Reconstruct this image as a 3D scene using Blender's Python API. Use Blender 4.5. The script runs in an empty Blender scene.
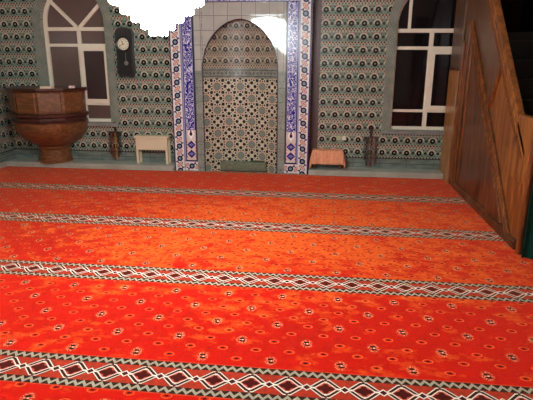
import bpy, bmesh, math, random
from mathutils import Vector, Matrix
from mathutils.geometry import tessellate_polygon
random.seed(7)
sc = bpy.context.scene
COL = sc.collection
PI = math.pi

# ------------------------------------------------------------------ objects
def tag(o, label=None, cat=None, group=None, kind=None):
    if label: o['label'] = label
    if cat: o['category'] = cat
    if group: o['group'] = group
    if kind: o['kind'] = kind
    return o

def empty(name, loc=(0, 0, 0), rz=0.0):
    o = bpy.data.objects.new(name, None)
    o.empty_display_size = .1
    COL.objects.link(o)
    o.location = loc
    o.rotation_euler = (0, 0, rz)
    return o

class MB:
    """collects shapes, then links them as one mesh object"""
    def __init__(s):
        s.v = []; s.f = []; s.uv = {}
    def add(s, vs, fs, M=None):
        n = len(s.v)
        s.v += [tuple(M @ Vector(p)) if M else tuple(p) for p in vs]
        s.f += [tuple(i + n for i in f) for f in fs]
        return n
    def box(s, x0, x1, y0, y1, z0, z1, M=None, bev=0.0):
        if bev <= 0:
            vs = [(x, y, z) for x in (x0, x1) for y in (y0, y1) for z in (z0, z1)]
            fs = [(0, 1, 3, 2), (4, 6, 7, 5), (0, 4, 5, 1), (2, 3, 7, 6), (0, 2, 6, 4), (1, 5, 7, 3)]
            s.add(vs, fs, M)
            return s
        bm = bmesh.new()
        bmesh.ops.create_cube(bm, size=1.0)
        for v in bm.verts:
            v.co = Vector(((x0 + x1) / 2 + v.co.x * (x1 - x0), (y0 + y1) / 2 + v.co.y * (y1 - y0), (z0 + z1) / 2 + v.co.z * (z1 - z0)))
        bmesh.ops.bevel(bm, geom=list(bm.edges), offset=bev, segments=2, profile=.5, affect='EDGES')
        bm.verts.index_update()
        s.add([v.co.copy() for v in bm.verts], [[v.index for v in f.verts] for f in bm.faces], M)
        bm.free()
        return s
    def plate(s, outer, holes, a, b, put):
        """flat polygon with holes given thickness between a and b; put(u, w, t) -> 3d"""
        loops = [outer] + list(holes)
        tri = tessellate_polygon([[Vector((p[0], p[1], 0)) for p in l] for l in loops])
        flat = [p for l in loops for p in l]
        n = len(flat)
        vs = [put(p[0], p[1], a) for p in flat] + [put(p[0], p[1], b) for p in flat]
        fs = [tuple(t) for t in tri] + [tuple(i + n for i in reversed(t)) for t in tri]
        k = 0
        for l in loops:
            m = len(l)
            for i in range(m):
                j = (i + 1) % m
                fs.append((k + i, k + j, k + j + n, k + i + n))
            k += m
        s.add(vs, fs)
        return s
    def lathe(s, prof, seg=32, M=None, a0=0.0, a1=2 * PI):
        full = abs(a1 - a0 - 2 * PI) < 1e-6
        cols = seg if full else seg + 1
        vs = []; fs = []
        for i in range(cols):
            t = a0 + (a1 - a0) * i / seg
            for r, z in prof:
                vs.append((r * math.cos(t), r * math.sin(t), z))
        m = len(prof)
        for i in range(seg):
            j = (i + 1) % cols
            for k in range(m - 1):
                fs.append((i * m + k, j * m + k, j * m + k + 1, i * m + k + 1))
        s.add(vs, fs, M)
        return s
    def tube(s, pts, r, seg=8, M=None, closed=False):
        pts = [Vector(p) for p in pts]
        n = len(pts)
        vs = []; fs = []
        for i, p in enumerate(pts):
            if closed:
                d = pts[(i + 1) % n] - pts[i - 1]
            else:
                d = pts[min(i + 1, n - 1)] - pts[max(i - 1, 0)]
            d.normalize()
            up = Vector((0, 0, 1)) if abs(d.z) < .9 else Vector((0, 1, 0))
            a = d.cross(up).normalized(); b = d.cross(a)
            rr = r[i] if isinstance(r, (list, tuple)) else r
            for k in range(seg):
                t = 2 * PI * k / seg
                vs.append(p + a * rr * math.cos(t) + b * rr * math.sin(t))
        for i in range(n if closed else n - 1):
            j = (i + 1) % n
            for k in range(seg):
                l = (k + 1) % seg
                fs.append((i * seg + k, i * seg + l, j * seg + l, j * seg + k))
        if not closed:
            fs.append(tuple(range(seg))[::-1]); fs.append(tuple((n - 1) * seg + k for k in range(seg)))
        s.add(vs, fs, M)
        return s
    def ball(s, c, r, sub=1, sc_=(1, 1, 1)):
        bm = bmesh.new()
        bmesh.ops.create_icosphere(bm, subdivisions=sub, radius=r)
        bm.verts.index_update()
        s.add([(c[0] + v.co.x * sc_[0], c[1] + v.co.y * sc_[1], c[2] + v.co.z * sc_[2]) for v in bm.verts], [[v.index for v in f.verts] for f in bm.faces])
        bm.free()
        return s
    def build(s, name, mat, parent=None, smooth=0, uvs=None):
        me = bpy.data.meshes.new(name)
        me.from_pydata(s.v, [], s.f)
        me.update()
        bm = bmesh.new(); bm.from_mesh(me)
        bmesh.ops.recalc_face_normals(bm, faces=list(bm.faces))
        bm.to_mesh(me); bm.free()
        if smooth:
            me.polygons.foreach_set('use_smooth', [True] * len(me.polygons))
            me.set_sharp_from_angle(angle=math.radians(smooth))
        me.materials.append(mat)
        if uvs:
            L = me.uv_layers.new(name='UVMap')
            for lp in me.loops:
                L.data[lp.index].uv = uvs(me.vertices[lp.vertex_index].co)
        o = bpy.data.objects.new(name, me)
        COL.objects.link(o)
        if parent: o.parent = parent
        return o

def struct(o):
    o['kind'] = 'structure'
    return o

XZ = lambda u, w, t: (u, t, w)      # plate standing in a wall facing the room
YZ = lambda u, w, t: (t, u, w)      # plate standing sideways

# ------------------------------------------------------------------ shader expressions
class E:
    nt = None
    def __init__(s, sock): s.s = sock
    @staticmethod
    def op(kind, *a, clamp=False):
        n = E.nt.nodes.new('ShaderNodeMath'); n.operation = kind; n.use_clamp = clamp
        for i, x in enumerate(a):
            if isinstance(x, E): E.nt.links.new(x.s, n.inputs[i])
            else: n.inputs[i].default_value = float(x)
        return E(n.outputs[0])
    def __add__(s, o): return E.op('ADD', s, o)
    __radd__ = __add__
    def __sub__(s, o): return E.op('SUBTRACT', s, o)
    def __rsub__(s, o): return E.op('SUBTRACT', o, s)
    def __mul__(s, o): return E.op('MULTIPLY', s, o)
    __rmul__ = __mul__
    def __truediv__(s, o): return E.op('DIVIDE', s, o)
def fabs(a): return E.op('ABSOLUTE', a)
def fr(a): return E.op('FRACT', a)
def lt(a, b): return E.op('LESS_THAN', a, b)
def gt(a, b): return E.op('GREATER_THAN', a, b)
def mn(a, b): return E.op('MINIMUM', a, b)
def mx(a, b): return E.op('MAXIMUM', a, b)
def inv(a): return E.op('SUBTRACT', 1.0, a)
def sq(a): return E.op('MULTIPLY', a, a)
def rt(a): return E.op('SQRT', a)
def sn(a): return E.op('SINE', a)
def ln(a, b): return rt(sq(a) + sq(b))
def pc(x, p, x0=0.0): return (fr((x - x0) * (1.0 / p) + .5) - .5) * p
def edge(d, r, w): return E.op('MULTIPLY', r - d if isinstance(r, E) else E.op('SUBTRACT', r, d), 1.0 / w, clamp=True)
def band(a, lo, hi): return gt(a, lo) * lt(a, hi)
def dot(u, v, cu, cv, r, w=.006, su=1.0, sv=1.0): return edge(ln((u - cu) * su, (v - cv) * sv), r, w)
def lin(c):
    f = lambda x: (x / 255) / 12.92 if x / 255 <= .04045 else ((x / 255 + .055) / 1.055) ** 2.4
    return (f(c[0]), f(c[1]), f(c[2]), 1)
def mixc(fac, a, b):
    n = E.nt.nodes.new('ShaderNodeMix'); n.data_type = 'RGBA'
    for sock, x in ((n.inputs[0], fac), (n.inputs[6], a), (n.inputs[7], b)):
        if isinstance(x, E): E.nt.links.new(x.s, sock)
        elif isinstance(x, (int, float)): sock.default_value = x
        else: sock.default_value = lin(x)
    return E(n.outputs[2])
def coords(uv=False):
    tc = E.nt.nodes.new('ShaderNodeTexCoord')
    sp = E.nt.nodes.new('ShaderNodeSeparateXYZ')
    E.nt.links.new(tc.outputs['UV' if uv else 'Object'], sp.inputs[0])
    return E(sp.outputs[0]), E(sp.outputs[1]), E(sp.outputs[2])
def comb(x, y, z=0.0):
    n = E.nt.nodes.new('ShaderNodeCombineXYZ')
    for i, a in enumerate((x, y, z)):
        if isinstance(a, E): E.nt.links.new(a.s, n.inputs[i])
        else: n.inputs[i].default_value = a
    return E(n.outputs[0])
def noise(vec, scale, detail=2.0, rough=.5):
    n = E.nt.nodes.new('ShaderNodeTexNoise')
    E.nt.links.new(vec.s, n.inputs['Vector'])
    n.inputs['Scale'].default_value = scale; n.inputs['Detail'].default_value = detail; n.inputs['Roughness'].default_value = rough
    return E(n.outputs[0])
def remap(x, a, b, c=0.0, d=1.0):
    n = E.nt.nodes.new('ShaderNodeMapRange'); n.clamp = True
    E.nt.links.new(x.s, n.inputs[0])
    for i, q in enumerate((a, b, c, d)): n.inputs[i + 1].default_value = q
    return E(n.outputs[0])

def mat(name, color=(128, 128, 128), rough=.5, metal=0.0, spec=.5, coat=0.0, fn=None, uv=False, sheen=0.0, stint=(255, 255, 255), emit=None, strength=0.0, bump=None):
    m = bpy.data.materials.new(name); m.use_nodes = True
    nt = m.node_tree; E.nt = nt
    b = nt.nodes['Principled BSDF']
    b.inputs['Base Color'].default_value = lin(color)
    b.inputs['Roughness'].default_value = rough
    b.inputs['Metallic'].default_value = metal
    b.inputs['Specular IOR Level'].default_value = spec
    b.inputs['Coat Weight'].default_value = coat
    if sheen:
        b.inputs['Sheen Weight'].default_value = sheen
        b.inputs['Sheen Roughness'].default_value = .4
        b.inputs['Sheen Tint'].default_value = lin(stint)
    if emit:
        b.inputs['Emission Color'].default_value = lin(emit); b.inputs['Emission Strength'].default_value = strength
    if fn:
        r = fn(*coords(uv))
        h = None
        if isinstance(r, tuple): r, h = r
        nt.links.new(r.s, b.inputs['Base Color'])
        if h is not None:
            bp = nt.nodes.new('ShaderNodeBump'); bp.inputs['Strength'].default_value = bump or .3; bp.inputs['Distance'].default_value = .01
            nt.links.new(h.s, bp.inputs['Height']); nt.links.new(bp.outputs[0], b.inputs['Normal'])
    return m

# ---- tile with a ringed flower, printed on every wall
TP, TQ, TX, TZ = .182, .1845, 1.214, .318
def flower_tile(x, y, z, base=((114, 134, 120), (128, 146, 132))):
    u = pc(x, TP, TX) * (1 / TP); v = pc(z, TQ, TZ) * (1 / TQ)
    c = mixc(remap(noise(comb(x, y, z), 3.0), .35, .65), *base)
    d = ln(u, v)
    vv = fr(v + 1.0)                       # 0..1 from flower centre upwards
    au = fabs(u)
    # paler ground between the rows, with the dotted bands
    c = mixc(band(vv, .36, .66) * .45, c, (206, 200, 180))
    # pale arch over the flower
    c = mixc(edge(d, .36, .05) * gt(v, -.04) * .8, c, (204, 198, 178))
    K = (16, 20, 22)
    c = mixc(edge(ln(pc(u, .25, .125), vv - .60), .074, .02), c, K)
    c = mixc(edge(ln(pc(u, .25, 0.0), vv - .455), .062, .02), c, K)
    c = mixc(edge(ln(pc(u, .25, .0), vv - .56), .052, .02), c, (216, 112, 84))
    c = mixc(edge(ln(au - .19, v - .30), .062, .02), c, (206, 100, 76))
    c = mixc(edge(ln(au - .33, v - .22), .055, .02), c, K)
    c = mixc(edge(ln(au - .0, v - .325), .040, .02) + edge(ln(au - .16, v - .285), .030, .015), c, (60, 40, 38))
    # leaves low on the tile
    c = mixc(edge(ln((au - .25) * 1.0, (v + .22) * 1.5), .07, .02), c, (40, 58, 50))
    c = mixc(edge(ln(u, (v + .30) * 1.3), .055, .02) * .9, c, (40, 58, 50))
    # buds between flowers
    du = .5 - au
    c = mixc(edge(ln(du, v), .115, .02), c, K)
    c = mixc(edge(ln(du, v), .035, .02), c, (112, 140, 122))
    # flower
    c = mixc(edge(d, .225, .02), c, (6, 7, 10))
    c = mixc(edge(ln(u, v - .01), .080, .03), c, (150, 158, 146))
    grout = gt(au, .488) + gt(fabs(v), .488)
    c = mixc(E.op('MULTIPLY', grout, .25, clamp=True), c, (120, 124, 116))
    return c
M = {}
M['tile'] = mat('flower tiles', rough=.22, fn=flower_tile, spec=.45)
def wall_fn(x, y, z):
    c = flower_tile(x, y, z)
    low = lt(z, .235)
    g = mixc(remap(noise(comb(x * 1.0, y, z * 3.0), 6.0, 4), .35, .65), (96, 112, 106), (124, 136, 128))
    g = mixc(lt(fabs(z - .15), .004), g, (70, 80, 76))
    g = mixc(lt(fabs(pc(x, .4, .1)), .003), g, (76, 86, 82))
    c = mixc(low, c, g)
    return mixc(band(z, .222, .24), c, (64, 74, 72))
M['wall'] = mat('wall tiles', rough=.22, fn=wall_fn, spec=.45)
def side_fn(x, y, z): return wall_fn(y, x, z)
M['wallside'] = mat('side wall tiles', rough=.22, fn=side_fn, spec=.45)
M['nicheup'] = mat('niche flower tiles', rough=.4, spec=.3, fn=lambda u, v, w: mixc(.12, flower_tile(u * 1.12 + (TX + .091), w, v * 1.12 + (TZ - 1.64 * 1.12), ((136, 136, 120), (146, 144, 128))), (150, 128, 108)), uv=True)
def geo(u, v, w):
    P = .350
    a = pc(u, P, -.03) * (1 / P); b = pc(v, P, 1.272) * (1 / P)
    # fold so that an octagon sits at corners and centre
    fa = fabs(a); fb = fabs(b)
    s1 = gt(fa + fb, .5)
    qa = fa + s1 * (.5 - fa - fa); qb = fb + s1 * (.5 - fb - fb)      # nearest octagon, in the first quadrant
    r = ln(qa, qb)
    octr = mx(mx(qa, qb), (qa + qb) * .7071)
    c = mixc(remap(noise(comb(u, v, 0.0), 5.0), .4, .6), (198, 192, 168), (204, 196, 174))
    # pink lacing
    c = mixc(band(octr, .17, .19), c, (188, 140, 124))
    c = mixc(band(fabs(qa - qb), 0.0, .02) * gt(octr, .2), c, (176, 120, 108))
    # octagon
    c = mixc(lt(octr, .150), c, (48, 54, 56))
    c = mixc(lt(octr, .128), c, (126, 142, 130))
    c = mixc(band(octr, .06, .075), c, (88, 92, 92))
    # ring of dark dots
    for da, db, rr in ((0, .345, .07), (.345, 0, .068), (.25, .25, .066), (.105, .235, .04), (.235, .105, .04), (.12, .40, .034), (.40, .12, .034), (.0, .215, .03), (.215, .0, .03)):
        c = mixc(edge(ln(qa - da, qb - db), rr * 1.14, .012), c, (10, 10, 14))
    c = mixc(edge(ln(qa - .17, qb - .33), .03, .012), c, (70, 120, 100))
    c = mixc(edge(ln(qa - .33, qb - .17), .03, .012), c, (70, 120, 100))
    return c
M['geo'] = mat('star and octagon tiles', rough=.4, spec=.3, fn=geo, uv=True)
def nband(u, v, w):
    c = mixc(remap(noise(comb(u, v, 0.0), 14.0), .4, .6), (112, 120, 112), (140, 144, 134))
    c = mixc(edge(ln(pc(u, .06, 0.0), (v - 1.465)), .02, .004), c, (88, 98, 94))
    e = mn(fabs(v - 1.51), fabs(v - 1.42))
    return mixc(lt(e, .006), c, (70, 74, 72))
M['nband'] = mat('niche band tiles', rough=.3, fn=nband, uv=True)
def marble(base, dark, grid=None, gx=0.0, gz=0.0, dark_line=(110, 114, 110)):
    def f(x, y, z):
        v = comb(x, y, z)
        n1 = noise(v, 4.0, 6, .65)
        c = mixc(remap(n1, .3, .7), dark, base)
        c = mixc(edge(fabs(noise(v, 2.2, 5, .6) - .5), .018, .02) * .4, c, dark)
        h = None
        if grid:
            g = mn(fabs(pc(x, grid, gx)), fabs(pc(z, grid, gz)))
            c = mixc(lt(g, .0035), c, dark_line)
            h = edge(g, .006, .006)
            h = inv(h) + noise(v, 1.6, 1) * .6
            return c, h
        return c
    return f
M['spandrel'] = mat('pale glossy marble tiles', rough=.045, spec=.8, fn=marble((186, 188, 180), (168, 170, 164), .2, .03, .06), bump=.02)
M['ledge'] = mat('grey green marble', rough=.3, fn=marble((186, 188, 174), (156, 160, 148)))
M['sill'] = mat('grey sill marble', rough=.3, fn=marble((150, 152, 146), (118, 122, 118)))
def speck(x, y, z):
    c = marble((156, 164, 154), (126, 136, 128))(x, y, z)
    n = noise(comb(x, y, z), 55.0, 2)
    c = mixc(gt(n, .62), c, (74, 92, 90))
    return mixc(lt(fabs(pc(z, .2, .06)), .003), c, (96, 104, 100))
M['greystrip'] = mat('grey flecked trim tiles', rough=.2, fn=speck)
def surround(x, y, z):
    c = mixc(remap(noise(comb(x, y, z), 9.0, 3), .35, .65), (122, 134, 122), (144, 150, 138))
    d = ln(pc(x + z * .5, .036, 0.0), pc(z - x * .5, .036, 0.0))
    c = mixc(edge(d, .009, .004) * .8, c, (62, 62, 68))
    return c
M['surround'] = mat('dotted grey border tiles', rough=.3, fn=surround)
def flower_border_fn(a, b):
    """a along the strip, b across (centre 0)"""
    P = .19
    u = pc(a, P, 0.0)
    c = mixc(.0, (226, 224, 222), (226, 224, 222))
    # curling stem
    st = sn(a * (2 * PI / P)) * .036
    c = mixc(lt(fabs(b - st), .008), c, (30, 34, 60))
    # coral leaf between flowers
    uu = pc(a, P, P / 2)
    p1 = (uu + b) * .7071; p2 = (uu - b) * .7071
    lf = ln(p1 * 1.0, p2 * 2.1)
    c = mixc(edge(lf, .058, .004), c, (30, 34, 70))
    c = mixc(edge(lf, .049, .004), c, (226, 186, 170))
    c = mixc(edge(ln(p1 * 1.0, p2 * 4.0), .034, .004), c, (196, 132, 124))
    d = ln(u, b)
    c = mixc(edge(d, .046, .004), c, (18, 28, 66))
    c = mixc(edge(d, .022, .004), c, (136, 160, 176))
    c = mixc(edge(d, .008, .003), c, (26, 30, 60))
    for su, sb in ((.052, .052), (-.052, -.052)):
        c = mixc(edge(ln(u - su, b - sb), .015, .004), c, (120, 70, 130))
    e = fabs(b)
    c = mixc(gt(e, .070), c, (30, 34, 110))
    return c
M['flborderL'] = mat('flower border tiles', rough=.2, fn=lambda x, y, z: flower_border_fn(z, x + .945))
M['flborderR'] = mat('flower border tiles mirrored', rough=.2, fn=lambda x, y, z: flower_border_fn(z, .935 - x))
M['flborderB'] = mat('flower border tiles flat', rough=.2, fn=lambda x, y, z: flower_border_fn(x, z - .075))
def script_fn(a, b, half):
    v = comb(a * 1.0, b * 1.35, 0.0)
    n1 = noise(v, 17.0, 1.5, .5); n2 = noise(comb(a + 7.3, b * .7, 3.1), 26.0, 1.0)
    c = mixc(.0, (36, 34, 144), (36, 34, 144))
    c = mixc(gt(n2, .6) * .8, c, (86, 70, 170))
    st = mx(lt(fabs(n1 - .5), .028), lt(fabs(n1 - .36), .012))
    c = mixc(st * lt(fabs(b), half - .014), c, (222, 222, 236))
    dd = ln(pc(a, .09, .02), pc(b, .07, .012))
    c = mixc(edge(dd, .011, .003), c, (214, 216, 232))
    e = fabs(b)
    c = mixc(gt(e, half - .012), c, (24, 22, 84))
    c = mixc(band(e, half - .018, half - .012), c, (180, 184, 214))
    return c
M['scriptL'] = mat('blue script tiles', rough=.2, fn=lambda x, y, z: script_fn(z, x + .765, .08))
M['scriptT'] = mat('blue script tiles flat', rough=.2, fn=lambda x, y, z: script_fn(x, z - 2.515, .08))
def diamonds(x, y, z):
    b = fabs(x) - .76
    c = mixc(remap(noise(comb(x, y, z), 8.0), .4, .6), (224, 214, 206), (206, 200, 192))
    # drop
    c = mixc(edge(fabs(b) * 1.0 + fabs(z - .575) * .55, .052, .003), c, (248, 246, 244))
    c = mixc(edge(ln(b * 1.25, z - .57), .030, .003), c, (48, 24, 62))
    c = mixc(edge(ln(b * 2.2, z - .605), .028, .003), c, (48, 24, 62))
    for zc in (.405, .265):
        d = fabs(b) * 1.0 + fabs(z - zc) * 1.05
        c = mixc(edge(d, .070, .003), c, (30, 28, 96))
        c = mixc(edge(d, .062, .003), c, (52, 44, 134))
        c = mixc(edge(ln(b, z - zc), .022, .003), c, (150, 140, 190))
        c = mixc(edge(ln(b, z - zc), .009, .003), c, (52, 44, 134))
        c = mixc(edge(ln(fabs(b) - .035, z - zc), .009, .003), c, (150, 140, 190))
        c = mixc(edge(ln(fabs(b) - .072, fabs(z - zc) - .045), .018, .003), c, (214, 132, 120))
    c = mixc(gt(fabs(b), .072), c, (26, 26, 74))
    c = mixc(lt(z, .168), c, (26, 26, 74))
    return c
M['diamonds'] = mat('diamond tiles', rough=.2, fn=diamonds)
M['darkline'] = mat('dark tile edging', (38, 36, 52), rough=.3)
M['sideshade'] = mat('brown niche side and shade strip', (88, 66, 66), rough=.35)  # niche side walls, and the shade painted as strips beside them

# ---- carpet
RED = (212, 14, 3); ORANGE = (236, 92, 26)
def carpet(x, y, z):
    S = 1.295
    v = comb(x, y, 0.0)
    t = fr((y + 5.135) * (1 / S)) * S
    s = pc(y, S, -5.135); a = fabs(s)
    # field
    n1 = noise(comb(x * .8, y * 1.0, 0.0), 1.7, 4, .62)
    n2 = noise(comb(x * .8, y * 1.2, 4.0), 8.0, 3, .6)
    sheen_pool = inv(E.op('MULTIPLY', ln((x - 1.0) * .62, y + 2.55), .46, clamp=True))   # paler orange ellipse: lamplight and pile sheen painted into the colour
    nap_sheen = remap(n1 * .6 + n2 * .9 + sheen_pool * .36, .80, 1.02)
    f = mixc(nap_sheen, RED, ORANGE)
    n3 = noise(comb(x * .8, y, 8.0), 24.0, 2, .6)
    f = mixc(remap(n3, .54, .64) * .9, f, (204, 6, 2))
    f = mixc(gt(noise(v, 70.0, 1), .68) * .5, f, (140, 12, 8))
    # lattice of blossoms
    gi = (x + .02) * (1 / .2); gj = (t - .215) * (1 / .205)
    i0 = E.op('FLOOR', gi + .5); j0 = E.op('FLOOR', gj + .5)
    du = (gi - i0) * .2; dv = (gj - j0) * .205
    odd = gt(fr((i0 + j0) * .5 + .25), .5)
    wob = noise(v, 60.0, 1) * .012 - .006
    # large blossom
    e = ln(du, dv * .78) + wob
    cut = odd
    lobes = lt(ln(du * .62 + dv * .12, fabs(dv) - .014) + wob * .6, .0105)
    n5 = noise(v, 110.0, 1)
    f = mixc(edge(e, .044, .012) * cut * .25, f, (240, 110, 60))
    f = mixc(lt(e, .034) * gt(n5, .54) * cut * .7, f, (238, 160, 120))
    f = mixc(lt(e, .036) * lt(n5, .40) * cut, f, (150, 14, 10))
    f = mixc(lobes * cut, f, (40, 4, 8))
    f = mixc(edge(ln(du - .004, dv), .008, .004) * cut, f, (244, 206, 180))
    # small buds on the other knots and in each mesh
    ev = inv(odd)
    def bud(f, p, q, m):
        r = ln(p * .85, q * 1.25) + wob * .6
        f = mixc(band(r, .019, .027) * m * gt(n5, .36) * .8, f, (238, 104, 48))
        return mixc(lt(r, .010) * m, f, (70, 6, 8))
    f = bud(f, du, dv, ev)
    f = bud(f, pc(x + .02, .2, .1), pc(t - .215, .205, .1025), 1.0 * band(t, .15, 1.15))
    # border stripe
    xs = fabs(pc(x, .2, .095))
    zig = fabs(pc(x, .05, 0.0)) * 1.3
    g = mixc(lt(fabs(a - .094 - zig), .0125), (26, 14, 14), (172, 164, 142))
    g = mixc(gt(noise(v, 120.0, 1), .6) * .35, g, (120, 84, 60))
    k = mixc(remap(noise(v, 40.0, 2), .4, .6), (196, 50, 30), (158, 52, 34))
    d = mx(xs * (1 / .092) + a * (1 / .096), a * (1 / .076))
    def seg(lo, hi): return band(d, lo, hi)
    k = mixc(lt(d, 1.06), k, (60, 10, 12))
    k = mixc(lt(d, 1.02), k, (240, 226, 208))
    k = mixc(seg(.70, .92) * gt(mn(xs, a), .007), k, (48, 4, 8))
    k = mixc(lt(d, .60), k, (206, 84, 70))
    k = mixc(lt(mn(xs + a * .55, a * 1.15 + xs * .35), .030) * lt(d, .54), k, (70, 4, 10))
    k = mixc(lt(fabs(xs - .1) + a, .030), k, (240, 230, 216))
    k = mixc(lt(fabs(xs - .1) + a, .020), k, (60, 6, 12))
    k = mixc(lt(ln(xs, a - .068), .009), k, (60, 6, 12))
    stripe = mixc(gt(a, .082), k, g)
    c = mixc(lt(a, .138), f, stripe)
    c = mixc(band(a, .138, .146), c, (206, 70, 40))
    h = noise(v, 190.0, 2)
    return c, h
M['carpet'] = mat('red prayer carpet', rough=.95, spec=.1, sheen=.5, stint=(255, 170, 120), fn=carpet, bump=.25)

# ---- woods
def wood(c1, c2, c3, axis='z', fine=1.0, rough=.35, spec=.5, coat=.0, name='wood'):
    def f(x, y, z):
        k = .11
        q = {'z': comb(x * 1.0, y * 1.0, z * k), 'y': comb(x, y * k, z), 'x': comb(x * k, y, z)}[axis]
        n = noise(q, 7.0 * fine, 4, .6)
        rings = sn(n * 42.0) * .5 + .5
        g = noise(q, 60.0 * fine, 2, .5)
        c = mixc(remap(n, .3, .7), c1, c2)
        c = mixc(rings * .7, c, c3)
        return mixc(gt(g, .58) * .3, c, c3)
    return mat(name, rough=rough, spec=spec, coat=coat, fn=f)
M['w_panel'] = wood((166, 100, 40), (142, 82, 32), (92, 46, 18), name='orange brown wood', fine=.6)
M['w_dark'] = wood((134, 80, 42), (104, 56, 30), (40, 17, 10), name='dark red brown wood', fine=.4)
M['w_grey'] = wood((122, 86, 56), (104, 70, 46), (76, 48, 32), name='grey brown wood')
M['w_mould'] = wood((150, 86, 36), (118, 64, 26), (76, 38, 17), name='moulding wood')
M['w_stile'] = wood((206, 150, 90), (180, 124, 70), (136, 86, 46), name='light brown wood')
M['w_pulpit'] = wood((146, 96, 56), (124, 78, 46), (86, 52, 30), name='pulpit wood', axis='x')
M['w_pulpitd'] = wood((92, 50, 36), (74, 38, 30), (50, 26, 22), name='dark pulpit moulding', axis='x')
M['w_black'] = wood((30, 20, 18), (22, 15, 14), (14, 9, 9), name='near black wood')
M['w_cream'] = mat('cream painted wood', (226, 212, 180), rough=.45)
M['w_rack'] = wood((70, 42, 34), (52, 32, 28), (36, 22, 20), name='rack wood')
M['plaster'] = mat('white plaster', (222, 216, 204), rough=.9)
M['slab'] = mat('concrete', (120, 116, 110), rough=.9)
M['white'] = mat('white window paint', (242, 236, 216), rough=.4)
M['glass_l'] = mat('brown night glass', (104, 84, 78), rough=.12, spec=.5)
M['glass_d'] = mat('dark night glass', (64, 52, 52), rough=.08, spec=.35)
M['glass_r'] = mat('black night glass', (24, 18, 20), rough=.06, spec=.3)
M['brass'] = mat('brass', (196, 150, 70), rough=.25, metal=1.0)
M['glow'] = mat('lit opal glass', (250, 248, 240), rough=.3, emit=(232, 243, 244), strength=26.0)
M['black'] = mat('black lacquer', (30, 32, 34), rough=.3)
M['clockcase'] = wood((58, 60, 60), (46, 48, 50), (34, 36, 38), name='grey black clock wood')
M['dial'] = mat('cream dial', (232, 230, 206), rough=.4)
M['velvet'] = mat('near black velvet', (34, 12, 16), rough=.95, spec=.1)
M['green'] = mat('dark green velvet', (12, 52, 42), rough=.9, spec=.1, sheen=.1)
def cloth_fn(x, y, z):
    n = noise(comb(x, y, z), 26.0, 3)
    c = mixc(remap(n, .35, .65), (240, 170, 132), (222, 148, 112))
    w = lt(fabs(pc(x, .05, 0.0)), .008)
    return mixc(w * .3, c, (200, 140, 80))
M['pink'] = mat('peach cloth', rough=.85, fn=cloth_fn)
def mat_fn(x, y, z):
    n = noise(comb(x * .3, y, z), 60.0, 3)
    c = mixc(remap(n, .35, .65), (124, 128, 106), (96, 102, 86))
    return c
M['matcloth'] = mat('grey green rug', rough=.95, spec=.1, fn=mat_fn)
M['socket'] = mat('white socket plastic', (228, 226, 216), rough=.35)
M['ivory'] = mat('cream paper', (238, 224, 200), rough=.8)
M['pinkpaper'] = mat('pinkish paper', (232, 206, 200), rough=.8)

# ------------------------------------------------------------------ room shell
XL, XR, YB, YF, ZC = -3.78, 4.7, .2, -12.0, 4.2
def arch(cx, hw, z0, zs, R, n=14, grow=0.0):
    """pointed arch outline, counter clockwise from bottom left, grown by grow"""
    h = hw + grow; r = R + grow
    top = math.acos((R - hw) / r)
    pts = [(cx - h, z0), (cx + h, z0)]
    for i in range(n + 1):
        t = top * i / n
        pts.append((cx + h - r + r * math.cos(t), zs + r * math.sin(t)))
    for i in range(n - 1, -1, -1):
        t = top * i / n
        pts.append((cx - h + r - r * math.cos(t), zs + r * math.sin(t)))
    return pts
WIN = [(-2.600, 0.0), (2.72, -.03)]
HW, ZS, RA, Z0 = .505, 2.17, .61, .69
struct(MB().box(XL - .2, XR + .2, YF - .2, YB + .5, -.25, -.02).build('floor', M['slab']))
struct(MB().box(XL - .2, XR + .2, YF - .2, YB + .5, ZC, ZC + .2).build('ceiling', M['plaster']))
b = MB().plate([(XL - .2, -.02), (XR + .2, -.02), (XR + .2, ZC), (XL - .2, ZC)],
               [arch(cx, HW, Z0 + dz, ZS + dz, RA) for cx, dz in WIN], YB, YB + .3, XZ)
struct(b.build('wall_back', M['wall']))
struct(MB().box(XL - .2, XL, YF, YB, -.02, ZC).build('wall_left', M['wallside']))
struct(MB().box(XR, XR + .2, YF, YB, -.02, ZC).build('wall_right', M['wallside']))
struct(MB().box(XL - .2, XR + .2, YF - .2, YF, -.02, ZC).build('wall_front', M['plaster']))
struct(MB().box(XL, XL + .015, YF, -.1, 0, .085, bev=.004).build('baseboard_left', M['ledge']))
# raised marble ledge along the back wall, either side of the niche
struct(MB().box(XL, -1.035, -.1, YB, 0, .08, bev=.006).build('trim_1', M['ledge']))
struct(MB().box(1.035, 2.985, -.1, YB, 0, .08, bev=.006).build('trim_2', M['ledge']))
struct(MB().box(1.036, 1.15, YB - .008, YB, .081, 2.8).build('trim_7', M['sideshade']))  # dark strip: the niche's shadow on the wall, put in as colour
struct(MB().box(-1.066, -1.036, YB - .008, YB, .081, 2.8).build('trim_8', M['sideshade']))  # narrower strip of painted shade on the left of the niche
# tiled surrounds of the windows and their sills
for k, (cx, dz) in enumerate(WIN):
    struct(MB().plate(arch(cx, HW, Z0 + dz - .0, ZS + dz, RA, grow=.125), [[(p[0], p[1] + (.003 if q_ < 2 else 0)) for q_, p in enumerate(arch(cx, HW, Z0 + dz, ZS + dz, RA, grow=-.003))]], YB - .012, YB + .067, XZ).build('trim_%d' % (3 + k), M['surround']))
    struct(MB().box(cx - HW - .12, cx + HW + .12, YB - .045, YB + .0, Z0 + dz - .06, Z0 + dz - .001, bev=.006).build('trim_%d' % (5 + k), M['sill']))

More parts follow.
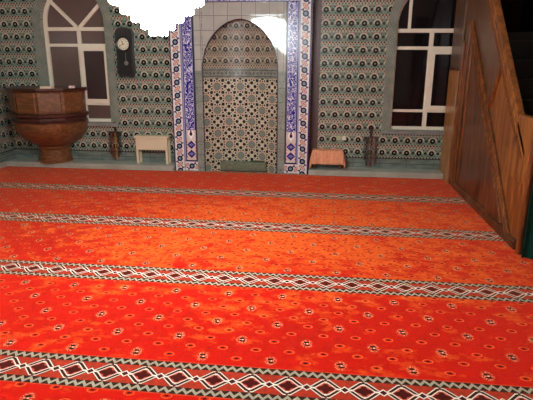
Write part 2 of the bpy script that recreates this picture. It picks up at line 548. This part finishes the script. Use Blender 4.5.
def ring(pts_out, pts_in, y0, y1, name, m, parent):
    return MB().plate(pts_out, [pts_in], y0, y1, XZ).build(name, m, parent)
def bar(x0, x1, z0, z1, parent, name, y0=.268, y1=.33, m='white'):
    return MB().box(x0, x1, y0, y1, z0, z1, bev=.006).build(name, M[m], parent)
def window(name, cx, dz, left):
    w = struct(empty(name, (0, 0, 0)))
    z0 = Z0 + dz; zs = ZS + dz
    sh, fw = (.02, .040) if left else (.0, .028)
    mx_ = cx + (.053 if left else 0.0)
    outer = arch(cx, HW - .004, z0 + .004, zs, RA - .004)
    inner = arch(cx + sh, HW - fw, z0 + .05, zs, RA - fw)
    ring(outer, inner, .268, .34, 'frame', M['white'], w)
    e0 = cx + sh - HW + fw; e1 = cx + sh + HW - fw
    t1, t2, t3 = (2.069 + dz, 1.836 + dz, .950 + dz)
    bar(e0, e1, t1, t1 + .056, w, 'transom')
    bar(e0, e1, t2, t2 + .048, w, 'transom')
    bar(e0, e1, t3, t3 + .040, w, 'transom')
    bar(mx_ - .03, mx_ + .03, z0 + .05, t3, w, 'mullion')
    bar(mx_ - .034, mx_ + .034, t3 + .040, t2, w, 'mullion')
    bar(mx_ - .03, mx_ + .03, t2 + .048, t1, w, 'mullion')
    # opening sash on the right half
    sx0, sx1, sz0, sz1 = mx_ - .012, cx + HW - .012, t3 + .035, t2 + .010
    q = [(sx0, sz0), (sx1, sz0), (sx1, sz1), (sx0, sz1)]
    s = MB().plate(q, [[(sx0 + .075, sz0 + .065), (sx1 - .05, sz0 + .065), (sx1 - .05, sz1 - .07), (sx0 + .075, sz1 - .07)]], .245, .2679, XZ).build('sash', M['white'], w)
    MB().box(sx0 + .02, sx0 + .042, .222, .245, 1.3 + dz, 1.42 + dz, bev=.005).build('handle', M['white'], s)
    # upper light
    if left:
        for sg in (-1, 1):
            ang = math.radians(44)
            R = Matrix.Translation((mx_ + sg * .02, .298, t1 + .05)) @ Matrix.Rotation(sg * (PI / 2 - ang), 4, 'Y')
            MB().box(-.026, .026, -.026, .026, 0, .57 if sg < 0 else .545, M=R, bev=.005).build('glazing_bar', M['white'], w)
    else:
        for sg in (-1, 1):
            bar(mx_ + sg * .322 - .022, mx_ + sg * .322 + .022, t1 + .056, t1 + .52, w, 'glazing_bar')
    P = arch(cx, HW - .012, z0 + .02, zs, RA - .012)
    MB().plate(P, [], .302, .308, XZ).build('pane', M['glass_l' if left else 'glass_r'], w)
    MB().box(sx0 + .05, sx1 - .03, .256, .260, sz0 + .05, sz1 - .05).build('pane', M['glass_d' if left else 'glass_r'], s)
    return w
window('window_1', WIN[0][0], 0.0, True)
window('window_2', WIN[1][0], -.03, False)

# ------------------------------------------------------------------ carpet
outer = [(XL + .015, YF), (XR, YF), (XR, -.1), (1.03, -.1), (1.03, .19), (-1.03, .19), (-1.03, -.1), (XL + .015, -.1)]
o = MB().plate(outer, [], 0.0, -.02, lambda u, w, t: (u, w, t)).build('prayer_carpet', M['carpet'])
tag(o, 'red and orange patterned prayer carpet with dark bordered row stripes over the whole floor', 'carpet')

# ------------------------------------------------------------------ prayer niche
mih = tag(empty('prayer_niche', (0, 0, 0)), 'arched prayer niche with blue tiled frame in the middle of the back wall', 'niche')
FY = -.02
def niche_arch(n=24):
    pts = []
    for i in range(n + 1):
        x = -.55 + 1.1 * i / n
        pts.append((x, 1.60 + .61 * max(0.0, 1 - (abs(x) / .55) ** 1.8) ** .575))
    return pts
top = niche_arch()
# pale marble field round the arch and the flecked strips beside the niche
sp = [(-.665, 1.5), (-.55, 1.5)] + top + [(.55, 1.5), (.665, 1.5), (.665, 2.435), (-.665, 2.435)]
MB().plate(sp, [], FY, FY + .05, XZ).build('arch_panel', M['spandrel'], mih)
for sg in (-1, 1):
    x0, x1 = sorted((sg * .552, sg * .665))
    MB().box(x0, x1, FY, FY + .05, 0, 1.5).build('side_strip', M['greystrip'], mih)
    x0, x1 = sorted((sg * .545, sg * .56))
    MB().box(x0, x1, FY - .008, FY + .04, 0, 1.58).build('edging', M['darkline'], mih)
    x0, x1 = sorted((sg * .665, sg * .681))
    MB().box(x0, x1, FY - .012, FY + .04, .155, 2.435).build('edging', M['darkline'], mih)
    x0, x1 = sorted((sg * .681, sg * .845))
    MB().box(x0, x1, FY - .005, FY + .05, .63, 2.435).build('script_band', M['scriptL'] if sg < 0 else mat('blue script tiles right', rough=.2, fn=lambda x, y, z: script_fn(z + 3.3, x - .76, .08)), mih)
    MB().box(x0, x1, FY - .005, FY + .05, .155, .63).build('diamond_panel', M['diamonds'], mih)
    x0, x1 = sorted((sg * .845, sg * .868))
    MB().box(x0, x1, FY - .006, FY + .05, .155, 2.6).build('edging', mat('pale blue edging', (150, 156, 196), rough=.25), mih)
    x0, x1 = sorted((sg * .868, sg * 1.02))
    MB().box(x0, x1, FY - .005, FY + .05, 0, 2.8).build('flower_border', M['flborderL'] if sg < 0 else M['flborderR'], mih)
    x0, x1 = sorted((sg * .665, sg * .868))
    MB().box(x0, x1, FY - .005, FY + .05, 0, .155).build('flower_border', M['flborderB'], mih)
    x0, x1 = sorted((sg * .99, sg * 1.03))
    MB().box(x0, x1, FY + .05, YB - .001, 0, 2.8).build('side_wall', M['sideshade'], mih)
    x0, x1 = sorted((sg * 1.02, sg * 1.032))
    MB().box(x0, x1, FY - .01, FY + .05, 0, 2.8).build('edging', M['darkline'], mih)
MB().box(-.845, .845, FY - .005, FY + .05, 2.435, 2.6).build('script_band', M['scriptT'], mih)
MB().box(-.868, .868, FY - .005, FY + .05, 2.6, 2.8).build('arch_panel', M['spandrel'], mih)
MB().box(-1.05, 1.05, FY - .03, YB - .001, 2.8, 2.92, bev=.01).build('cornice', M['sill'], mih)
# arch moulding line
pts = [(-.55, FY - .002, 1.5)] + [(x, FY - .002, z) for x, z in top] + [(.55, FY - .002, 1.5)]
MB().tube(pts, .008, 6).build('arch_edging', M['darkline'], mih)
# curved recess
D = .205; RN = (.55 ** 2 + D ** 2) / (2 * D); a_max = math.asin(.55 / RN)
def recess(z0, z1, name, m, capped=False):
    mb = MB(); n = 28; vs = []; fs = []
    for i in range(n + 1):
        t = -a_max + 2 * a_max * i / n
        x = RN * math.sin(t); y = FY + .04 + D - RN + RN * math.cos(t) - .045
        for z in (z0, z1): vs.append((x, y, z))
    for i in range(n): fs.append((2 * i, 2 * i + 2, 2 * i + 3, 2 * i + 1))
    mb.add(vs, fs)
    return mb.build(name, m, mih, smooth=60, uvs=lambda c: (RN * math.asin(max(-1, min(1, c.x / RN))), c.z))
recess(0, 1.39, 'niche_tiles', M['geo'])
recess(1.39, 1.54, 'niche_band', M['nband'])
recess(1.54, 2.35, 'niche_tiles', M['nicheup'])

# ------------------------------------------------------------------ minbar (stair pulpit)
mb_ = tag(empty('stair_pulpit', (3.0, -1.5, 0)), 'tall carved brown wooden stair pulpit with sloping handrail along the right side', 'pulpit')
MI = lambda u, w, t: (t - 3.0, u + 1.5, w)
def rail(y): return 1.03 + (y + 2.77) * .98           # top edge of the handrail
PX = 3.0
def mplate(poly, x0, x1, name, m, holes=()):
    return MB().plate(poly, list(holes), x0, x1, MI).build(name, M[m], mb_)
side = [(YB - .003, 0), (-3.03, 0), (-3.03, rail(-3.03) - .02), (-.9, rail(-.9) - .02), (-.9, 3.05), (YB - .003, 3.05)]
def hyp(y): return .06 + (y + 2.82) * .998
mplate(side, PX + .02, PX + .055, 'side_panel', 'w_grey')
far = [(p[0], p[1]) for p in side]
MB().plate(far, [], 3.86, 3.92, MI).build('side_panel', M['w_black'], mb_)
# lower triangle field
mplate([(-.62, .1), (-2.70, .1), (-.74, 2.02), (-.62, 2.02)], PX + .012, PX + .02, 'triangle_panel', 'w_dark')
# panel under the handrail
inl = lambda y: rail(y) - .17
mplate([(-1.97, inl(-1.97)), (-1.73, hyp(-1.73) + .05), (-2.84, .03), (-2.93, .03), (-2.93, inl(-2.93))], PX + .010, PX + .02, 'rail_panel', 'w_panel')
# mouldings
def mould(p, q, w=.05, h=.03, name='moulding', m='w_mould', x1=PX + .02):
    p = Vector((0, p[0], p[1])); q = Vector((0, q[0], q[1]))
    d = q - p; L = d.length; ang = math.atan2(d.z, d.y)
    Mx = Matrix.Translation((x1 - h / 2 - 3.0, p.y + 1.5, p.z)) @ Matrix.Rotation(ang, 4, 'X')
    b = MB().box(-h / 2, h / 2, 0, L, -w / 2, w / 2, M=Mx, bev=min(w, h) * .3)
    b.box(-h * .8, -h * .3, 0, L, -w * .14, w * .14, M=Mx, bev=min(w, h) * .1)
    return b.build(name, M[m], mb_)
mould((-.60, .045), (-.60, 2.10), .075)
mould((-.66, 2.12), (-2.75, .045), .075)
mould((-.76, 1.86), (-2.50, .12), .03, .02)
mould((-.76, .12), (-.76, 1.86), .03, .02)
mould((-1.98, rail(-1.98) - .17), (-1.73, hyp(-1.73) + .03), .05)
mould((-.95, inl(-.95)), (-2.64, inl(-2.64)), .05)
mould((-1.0, inl(-1.0) - .07), (-2.62, inl(-2.62) - .07), .025, .02)
mould((-.62, .055), (-2.92, .055), .10, .03, m='w_dark')
# handrail cap, newel and stiles
def cap(xc, nm='handrail'):
    A = Vector((xc - 3.0, -2.9 + 1.5, rail(-2.9) - .01)); Bv = Vector((xc - 3.0, -.9 + 1.5, rail(-.9) - .01))
    d = Bv - A; ang = math.atan2(d.z, d.y)
    Mx = Matrix.Translation(A) @ Matrix.Rotation(ang, 4, 'X')
    b = MB().box(-.036, .036, 0, d.length, -.115, .0, M=Mx, bev=.012)
    b.box(-.044, -.030, 0, d.length, -.075, -.045, M=Mx, bev=.005)
    return b.build(nm, M['w_panel'], mb_)
cap(3.024); cap(3.89)
for x in (3.0, 3.88):
    b = MB().box(x - 3.0 - .008, x - 3.0 + .05, -3.03 + 1.5, -2.97 + 1.5, 0, 2.3, bev=.008)
    b.build('front_post', M['w_mould'], mb_)
b = MB().box(-.012, .06, -2.97 + 1.5, -2.62 + 1.5, .62, 1.20, bev=.01); b.build('newel', M['w_panel'], mb_)
MB().box(-.012, .02, -.34 + 1.5, YB - .004 + 1.5, .0, 1.53, bev=.006).build('rear_stile', M['w_stile'], mb_)
MB().box(-.016, .02, -.36 + 1.5, YB - .004 + 1.5, 1.53, 1.56, bev=.006).build('moulding', M['w_dark'], mb_)
MB().box(-.008, .02, -.34 + 1.5, YB - .004 + 1.5, 1.56, 3.05, bev=.006).build('rear_stile', M['w_grey'], mb_)
MB().box(-.012, .02, -.46 + 1.5, -.36 + 1.5, .02, 1.9, bev=.006).build('moulding', M['w_mould'], mb_)
# lintel across the entrance, steps and landing
MB().box(-.01, .94, -3.05 + 1.5, -2.95 + 1.5, 2.3, 2.5, bev=.01).build('lintel', M['w_mould'], mb_)
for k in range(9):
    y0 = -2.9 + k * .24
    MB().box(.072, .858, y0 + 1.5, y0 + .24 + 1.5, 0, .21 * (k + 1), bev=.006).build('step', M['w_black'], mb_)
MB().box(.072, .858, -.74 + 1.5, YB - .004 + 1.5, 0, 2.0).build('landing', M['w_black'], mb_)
# curtains hung in the stair pulpit
def drape(x0, x1, y, z0, z1, waves, amp, name, m, label, hang):
    n = waves * 10; vs = []; fs = []; th = .012
    for side_ in (0, 1):
        for i in range(n + 1):
            t = i / n; x = x0 + (x1 - x0) * t
            off = amp * math.sin(t * waves * 2 * PI)
            for z in (z0, z1):
                vs.append((x, y + off * (1.0 if z == z0 else .6) + side_ * th, z))
    m2 = 2 * (n + 1)
    for i in range(n):
        fs.append((2 * i, 2 * i + 2, 2 * i + 3, 2 * i + 1)); fs.append((m2 + 2 * i, m2 + 2 * i + 1, m2 + 2 * i + 3, m2 + 2 * i + 2))
        fs.append((2 * i, m2 + 2 * i, m2 + 2 * i + 2, 2 * i + 2)); fs.append((2 * i + 1, 2 * i + 3, m2 + 2 * i + 3, m2 + 2 * i + 1))
    fs.append((0, 1, m2 + 1, m2)); fs.append((2 * n, m2 + 2 * n, m2 + 2 * n + 1, 2 * n + 1))
    b = MB(); b.add(vs, fs)
    return tag(b.build(name, M[m], None, smooth=50), label, 'curtain')
drape(3.0, 3.9, -3.115, .004, 2.4, 8, .02, 'entrance_curtain', 'green', 'dark green curtain hanging in the entrance at the front foot of the stair pulpit', 0)
drape(3.075, 3.855, .13, 2.003, 4.0, 6, .025, 'landing_curtain', 'velvet', 'near black maroon curtain behind the handrail above the pulpit landing', 0)

# ------------------------------------------------------------------ preacher's seat at the left
KX, KY, KR = -3.03, .1, .61
ks = tag(empty('preacher_pulpit', (KX, KY, .08)), 'brown panelled wooden drum pulpit on a round foot under the left window', 'pulpit')
ANG = [math.radians(a) for a in (-186, -152, -116, -80, -44, -8, 28)]
def poly_ring(r): return [(r * math.cos(a), r * math.sin(a)) for a in ANG]
YW = YB - .002 - KY          # the wall in local coordinates
def clip(mbo):
    bm = bmesh.new(); 
    vs = [bm.verts.new(v) for v in mbo.v]
    for f in mbo.f:
        try: bm.faces.new([vs[i] for i in f])
        except ValueError: pass
    r = bmesh.ops.bisect_plane(bm, geom=list(bm.verts) + list(bm.edges) + list(bm.faces), plane_co=(0, YW, 0), plane_no=(0, 1, 0), clear_outer=True)
    ed = [e for e in r['geom_cut'] if isinstance(e, bmesh.types.BMEdge)]
    try: bmesh.ops.edgeloop_fill(bm, edges=ed)
    except Exception: pass
    bm.verts.index_update()
    out = MB(); out.v = [tuple(v.co) for v in bm.verts]; out.f = [tuple(v.index for v in f.verts) for f in bm.faces]
    bm.free(); return out
NG = 10
def ngon_loft(prof, n=NG, a0=ANG[0]):
    b = MB(); vs = []; fs = []
    prof = [(q[0] * .94, q[1]) for q in prof]
    for r, z in prof:
        for k in range(n):
            t = a0 + 2 * PI * k / n
            vs.append((r * math.cos(t), r * math.sin(t), z))
    for j in range(len(prof) - 1):
        for k in range(n):
            l = (k + 1) % n
            fs.append((j * n + k, j * n + l, (j + 1) * n + l, (j + 1) * n + k))
    fs.append(tuple(range(n))[::-1]); fs.append(tuple((len(prof) - 1) * n + k for k in range(n)))
    b.add(vs, fs)
    return clip(b)
Z = lambda z: z - .08
ngon_loft([(.20, Z(.08)), (.285, Z(.08)), (.285, Z(.115)), (.26, Z(.125)), (.25, Z(.28)), (.27, Z(.315)), (.27, Z(.335))], 20).build('foot', M['w_pulpit'], ks)
ngon_loft([(.262, Z(.335)), (.34, Z(.37)), (.45, Z(.44)), (.535, Z(.52)), (.585, Z(.61)), (.60, Z(.70)), (.60, Z(.722))], 40).build('bowl', M['w_pulpit'], ks, smooth=40)
ngon_loft([(.58, Z(.722)), (.625, Z(.722)), (.63, Z(.745)), (.60, Z(.765)), (.60, Z(.80)), (.645, Z(.82)), (.65, Z(.86)), (.60, Z(.875))]).build('ring_moulding', M['w_pulpitd'], ks)
ngon_loft([(.600, Z(.875)), (.61, Z(1.19))]).build('drum', M['w_pulpit'], ks)
ngon_loft([(.59, Z(1.19)), (.64, Z(1.19)), (.65, Z(1.215)), (.64, Z(1.24)), (.57, Z(1.24))]).build('top_rail', M['w_pulpitd'], ks)
for i in range(0, len(ANG) - 1):
    a, c = ANG[i], ANG[i + 1]
    A = Vector((.571 * math.cos(a), .571 * math.sin(a), 0)); B = Vector((.571 * math.cos(c), .571 * math.sin(c), 0))
    if max(A.y, B.y) > YW: 
        continue
    d = (B - A).normalized(); nrm = Vector((math.cos((a + c) / 2), math.sin((a + c) / 2), 0))
    L = (B - A).length
    pv = []
    for s0, s1, zz0, zz1, off in ((.015, L - .015, .89, 1.18, .012),):
        ps = [A + d * s0, A + d * s1]
        vs = []
        for oo in (0.0, off):
            ins = .0 if oo == 0 else .012
            for (ss, z) in ((s0 + ins, zz0 + ins), (s1 - ins, zz0 + ins), (s1 - ins, zz1 - ins), (s0 + ins, zz1 - ins)):
                q = A + d * ss + nrm * oo; vs.append((q.x, q.y, Z(z)))
        b = MB(); b.add(vs, [(0, 1, 2, 3), (4, 5, 6, 7), (0, 1, 5, 4), (1, 2, 6, 5), (2, 3, 7, 6), (3, 0, 4, 7)])
        b.build('panel', M['w_pulpit'], ks)
# two paper things left on its rim
def slab_on(x, y, w, d, h, rz, m, name, label, cat):
    r = tag(empty(name, (x, y, 1.241), rz), label, cat)
    MB().box(-w / 2, w / 2, -d / 2, d / 2, 0, h, bev=.003).build('cover', M[m], r)
    MB().box(-w / 2 + .006, w / 2 + .001, -d / 2 + .004, d / 2 - .004, h * .25, h * .75).build('pages', M['ivory'], r)
    return r
slab_on(-2.79, -.37, .17, .10, .032, .1, 'ivory', 'booklet', 'cream booklet lying on the rim of the drum pulpit, left one', 'book')
slab_on(-2.50, -.20, .085, .07, .034, .5, 'pinkpaper', 'booklet', 'small pinkish booklet near the window on the right of the drum pulpit rim', 'book')

# ------------------------------------------------------------------ wall clock
CX, CYF = -1.775, YB - .001
ck = tag(empty('pendulum_clock', (CX, CYF, 1.40)), 'grey black pendulum wall clock with round cream dial beside the left window', 'clock')
def clock_outline(g=0.0):
    w = .135 + g
    pts = [(-w + .03, 0 - g), (w - .03, 0 - g), (w, .06), (w - .012, .36), (w, .60), (w - .01, .66)]
    for i in range(1, 8):
        t = PI * i / 8
        pts.append(((w - .02) * math.cos(t), .66 + (.055 + g) * math.sin(t)))
    pts += [(-w + .01, .66), (-w, .60), (-w + .012, .36), (-w, .06)]
    return pts
MB().plate(clock_outline(), [], 0.0, -.085, XZ).build('case', M['clockcase'], ck)
MB().plate([(p[0] * .82, .03 + p[1] * .52) for p in clock_outline()], [], -.085, -.092, XZ).build('door', M['black'], ck)
Rx = Matrix.Translation((-.006, -.085, .475)) @ Matrix.Rotation(PI / 2, 4, 'X')
bz = MB().lathe([(.086, 0), (.112, 0), (.112, .012), (.100, .022), (.088, .016), (.086, 0)], 32, M=Rx).build('bezel', M['black'], ck, smooth=40)
dl = MB().lathe([(0, 0), (.088, 0), (.088, .008), (0, .008)], 32, M=Rx).build('dial', M['dial'], ck)
for k in range(12):
    MB().box(-.003, .003, .060, .078, .008, .0095, M=Rx @ Matrix.Rotation(k * PI / 6, 4, 'Z')).build('hour_mark', M['black'], dl)
for ang, L, w in ((.5, .05, .005), (2.0, .066, .0035)):
    MB().box(-w, w, -.01, L, .010, .012, M=Rx @ Matrix.Rotation(ang, 4, 'Z')).build('hand', M['black'], dl)
pn = MB().tube([(.02, -.096, .36), (.022, -.096, .20)], .004, 6)
pn.lathe([(0, .012), (.028, .008), (.034, 0), (0, 0)], 20, M=Matrix.Translation((.022, -.092, .20)) @ Matrix.Rotation(PI / 2, 4, 'X'))
pn.build('pendulum', mat('dull steel', (150, 146, 140), rough=.35, metal=.6), ck, smooth=40)

# ------------------------------------------------------------------ low tables on the ledge
def low_table(x0, x1, y0, y1, h, m, label, apron, name='low_table'):
    t = tag(empty(name, ((x0 + x1) / 2, (y0 + y1) / 2, .08)), label, 'table')
    w = (x1 - x0) / 2; d = (y1 - y0) / 2
    MB().box(-w - .02, w + .02, -d - .012, d, h - .03, h, bev=.006).build('tabletop', M[m], t)
    MB().box(-w + .01, w - .01, -d + .004, -d + .02, h - apron, h - .03, bev=.003).build('apron', M[m], t)
    for sx in (-1, 1):
        for sy in (-1, 1):
            xa = sx * (w - .02); ya = sy * (d - .02)
            MB().box(xa - .018, xa + .018, ya - .018, ya + .018, 0, h - .03, bev=.003).build('leg', M[m], t)
    return t
low_table(-1.66, -1.15, .02, .19, .435, 'w_cream', 'low cream painted wooden table on the ledge left of the niche', .215)
low_table(1.10, 1.52, .03, .18, .27, 'w_dark', 'low dark wooden table hidden beneath a peach cloth right of the niche', .07)
# draped cloth
def cloth():
    x0, x1, y0, y1, zt = 1.085, 1.535, .012, .186, .357
    nx, ny = 40, 22
    vs = []; fs = []
    drop_x, drop_y = .20, .20
    U = [-drop_x + (x1 - x0 + 2 * drop_x) * i / nx for i in range(nx + 1)]
    V = [-drop_y + (y1 - y0 + drop_y) * j / ny for j in range(ny + 1)]
    for i, u in enumerate(U):
        for j, v in enumerate(V):
            ox = max(0, -u) if u < 0 else max(0, u - (x1 - x0)); oy = max(0, -v)
            sx = -1 if u < 0 else 1
            x = x0 + min(max(u, 0), x1 - x0); y = y0 + max(v, 0)
            dn = math.hypot(ox, oy) if (ox > 0 and oy > 0) else max(ox, oy)
            dn = min(dn, .262)
            fl = .22
            if ox > 0: x += sx * (ox * fl * (1.0 if oy == 0 else .9))
            if oy > 0: y -= oy * .18 + .008 * math.sin(u * 42) * min(1, oy / .1)
            if ox > 0: x += .006 * math.sin(v * 50) * min(1, ox / .1)
            z = zt - dn + .004 * math.sin(u * 30 + v * 20) * (1 if dn == 0 else 0)
            vs.append((x, y, max(z, .094)))
    m = ny + 1
    for i in range(nx):
        for j in range(ny):
            fs.append((i * m + j, (i + 1) * m + j, (i + 1) * m + j + 1, i * m + j + 1))
    b = MB(); b.add(vs, fs)
    o = b.build('tablecloth', M['pink'], None, smooth=60)
    s = o.modifiers.new('thickness', 'SOLIDIFY'); s.thickness = .004; s.offset = 1
    return tag(o, 'peach pink cloth draped over the low table right of the niche', 'tablecloth')
cloth()

# rolled mat in the niche foot
rm = tag(empty('rolled_mat', (.035, .035, 0)), 'grey green folded prayer mat lying across the foot of the niche', 'mat')
def prof(rx, rz, n=20, p=3.2):
    out = []
    for k in range(n):
        t = 2 * PI * k / n; c, s = math.cos(t), math.sin(t)
        out.append((rx * abs(c) ** (2 / p) * (1 if c > 0 else -1), rz + rz * abs(s) ** (2 / p) * (1 if s > 0 else -1)))
    return out
b = MB(); vs = []; fs = []
secs = 16; L = .70
for i in range(secs + 1):
    t = i / secs
    sc_ = 1.0 if 0 < i < secs else .93
    for (y, z) in prof(.068, .08):
        vs.append((-L / 2 + L * t, y * sc_ + .004 * math.sin(t * 9), z * (sc_ - .05 * t) + .003 * math.sin(t * 14) * (z > .1)))
for i in range(secs):
    for k in range(20):
        l = (k + 1) % 20
        fs.append((i * 20 + k, i * 20 + l, (i + 1) * 20 + l, (i + 1) * 20 + k))
fs.append(tuple(range(20))[::-1]); fs.append(tuple(secs * 20 + k for k in range(20)))
b.add(vs, fs); b.build('roll', M['matcloth'], rm, smooth=50)
b = MB().box(.10, .32, -.02, .062, .150, .166, bev=.005); b.build('fold', mat('dark fold', (58, 66, 50), rough=.95), rm)

# ------------------------------------------------------------------ bead racks
def rack(cx, label):
    r = tag(empty('bead_rack', (cx, YB - .001, .56)), label, 'rack')
    MB().box(-.02, .02, -.018, 0, -.02, .145, bev=.004).build('back_strip', M['w_rack'], r)
    MB().box(-.10, .10, -.03, -.0, -.035, -.005, bev=.004).build('crossbar', M['w_rack'], r)
    for k in range(6):
        MB().tube([(-.08 + .032 * k, -.028, -.02), (-.08 + .032 * k, -.075, -.012)], .005, 6).build('peg', M['w_rack'], r)
    return r
BM = {n: mat(n + ' beads', c, rough=.3) for n, c in {'maroon': (92, 30, 36), 'brown': (98, 66, 50), 'black': (24, 22, 24), 'amber': (186, 132, 60), 'grey': (120, 104, 98), 'dark red': (110, 40, 34), 'tan': (140, 108, 84), 'dark brown': (62, 42, 36)}.items()}
def strand(cx, k, color, length, side_lab):
    x = cx - .08 + .032 * k; y = YB - .05; zt = .548
    b = MB(); n = int(length * 2 / .0125)
    R = .0115
    for q in range(n):
        t = q / n
        if t < .47: px, pz = -R, zt - length * t / .47
        elif t < .53:
            a = PI * (t - .47) / .06; px, pz = -R * math.cos(a), zt - length - R * math.sin(a)
        else: px, pz = R, zt - length * (1 - t) / .47
        if pz > zt: pz = zt
        px *= min(1, .45 + (zt - pz) * 6)
        b.ball((px, 0, pz), .0075, 1)
    o = empty('prayer_beads', (x, y, 0))
    b2 = MB().lathe([(0, zt - length - .010), (.006, zt - length - .014), (.012, zt - length - .055), (0, zt - length - .055)], 8)
    b.build('bead_loop', BM[color], o)
    b2.build('tassel', BM[color], o)
    return tag(o, '%s prayer beads hanging on peg %s' % (color, side_lab), 'beads', 'prayer beads on the wall racks')
rack(-2.045, 'small dark wooden bead rack on the wall under the left window')
rack(1.945, 'small dark wooden bead rack on the wall right of the peach table')
for k, (c, L) in enumerate((('maroon', .30), ('dark red', .36), ('brown', .38), ('amber', .385), ('black', .33), ('dark brown', .30))):
    strand(-2.045, k, c, L, 'of the left rack, %s in the row' % ('first', 'second', 'third', 'fourth', 'fifth', 'last')[k])
for k, (c, L) in enumerate((('black', .28), ('dark brown', .37), ('grey', .385), ('brown', .38), ('tan', .36), ('maroon', .30))):
    strand(1.945, k, c, L, 'of the right rack, %s in the row' % ('first', 'second', 'third', 'fourth', 'fifth', 'last')[k])

# ------------------------------------------------------------------ wall socket
so = tag(empty('wall_socket', (1.505, YB - .001, .525)), 'white double power socket on the wall above the peach clothed table', 'socket')
MB().box(-.075, .075, -.010, 0, -.036, .036, bev=.004).build('plate', mat('grey green socket plate', (150, 162, 142), rough=.4), so)
for sx in (-1, 1):
    s_ = MB().lathe([(0, .004), (.022, .004), (.026, .010), (.031, .010), (.031, 0), (0, 0)], 20, M=Matrix.Translation((sx * .042, -.010, 0)) @ Matrix.Rotation(PI / 2, 4, 'X')).build('outlet', M['socket'] if sx > 0 else mat('greenish outlet', (176, 184, 150), rough=.4), so)
    b = MB()
    for q in (-1, 1): b.box(sx * .042 + q * .009 - .003, sx * .042 + q * .009 + .003, -.0155, -.0135, -.003, .003)
    b.build('pin_hole', M['black'], s_)

# ------------------------------------------------------------------ chandeliers
def chandelier(x, y, label):
    z0 = 1.835
    c = tag(empty('chandelier', (x, y, 0)), label, 'chandelier', 'ceiling chandeliers')
    MB().lathe([(0, ZC - .001), (.14, ZC - .001), (.12, ZC - .05), (.02, ZC - .09), (0, ZC - .09)], 32).build('canopy', M['brass'], c, smooth=40)
    MB().tube([(0, 0, z0 + .66), (0, 0, ZC - .06)], .014, 10).build('rod', M['brass'], c)
    MB().lathe([(0, z0 + .0), (.03, z0 + .006), (.07, z0 + .04), (.125, z0 + .085), (.20, z0 + .145), (.275, z0 + .20), (.345, z0 + .265), (.395, z0 + .35), (.42, z0 + .44), (.40, z0 + .55), (.30, z0 + .63), (.12, z0 + .67), (0, z0 + .68)], 40).build('glass_bowl', M['glow'], c, smooth=50)
    b = MB()
    for t in range(40):
        a = 2 * PI * t / 40
        b.tube([(.422 * math.cos(a), .422 * math.sin(a), z0 + .44), (.422 * math.cos(a + 2 * PI / 40), .422 * math.sin(a + 2 * PI / 40), z0 + .44)], .012, 6)
    b.build('rim', M['brass'], c)
    b = MB()
    for (r, z, n) in ((.055, z0 + .02, 6), (.11, z0 + .065, 11), (.175, z0 + .115, 17), (.25, z0 + .17, 24), (.325, z0 + .235, 30), (.38, z0 + .31, 34)):
        for q in range(n):
            a = 2 * PI * (q + .3) / n
            b.ball((r * math.cos(a), r * math.sin(a), z), .018, 1, (1, 1, 1.4))
    b.build('glass_drops', M['glow'], c, smooth=60)['kind'] = 'stuff'
    return c
chandelier(0.0, -3.65, 'large glowing white glass chandelier hanging in front of the back wall')
chandelier(0.0, -8.9, 'unseen glowing white glass chandelier added behind the camera for light')  # unseen lamp, added to light the room from the rear

# ------------------------------------------------------------------ light and camera
w = bpy.data.worlds.new('night'); sc.world = w; w.use_nodes = True
w.node_tree.nodes['Background'].inputs[0].default_value = (.01, .012, .02, 1)
w.node_tree.nodes['Background'].inputs[1].default_value = .3

f, yaw, pitch, roll = 501.149, .1126, .2749, .0047
cy, sy, cp, sp_ = math.cos(yaw), math.sin(yaw), math.cos(pitch), math.sin(pitch)
F = Vector((-sy * cp, cy * cp, -sp_)); Rr = Vector((cy, sy, 0)); Uu = Rr.cross(F)
cr, sr = math.cos(roll), math.sin(roll)
Rv = cr * Rr + sr * Uu; Uv = -sr * Rr + cr * Uu
cam = bpy.data.objects.new('camera', bpy.data.cameras.new('camera'))
COL.objects.link(cam)
cam.matrix_world = Matrix(((Rv.x, Uv.x, -F.x, 1.2358), (Rv.y, Uv.y, -F.y, -7.4329), (Rv.z, Uv.z, -F.z, 1.6748), (0, 0, 0, 1)))
cam.data.sensor_fit = 'HORIZONTAL'; cam.data.sensor_width = 36; cam.data.lens = f / 533 * 36
cam.data.clip_start = .05
sc.camera = cam
vs_ = sc.view_settings
vs_.view_transform = 'Standard'; vs_.look = 'None'; vs_.exposure = 0.72; vs_.gamma = 1; vs_.use_curve_mapping = False
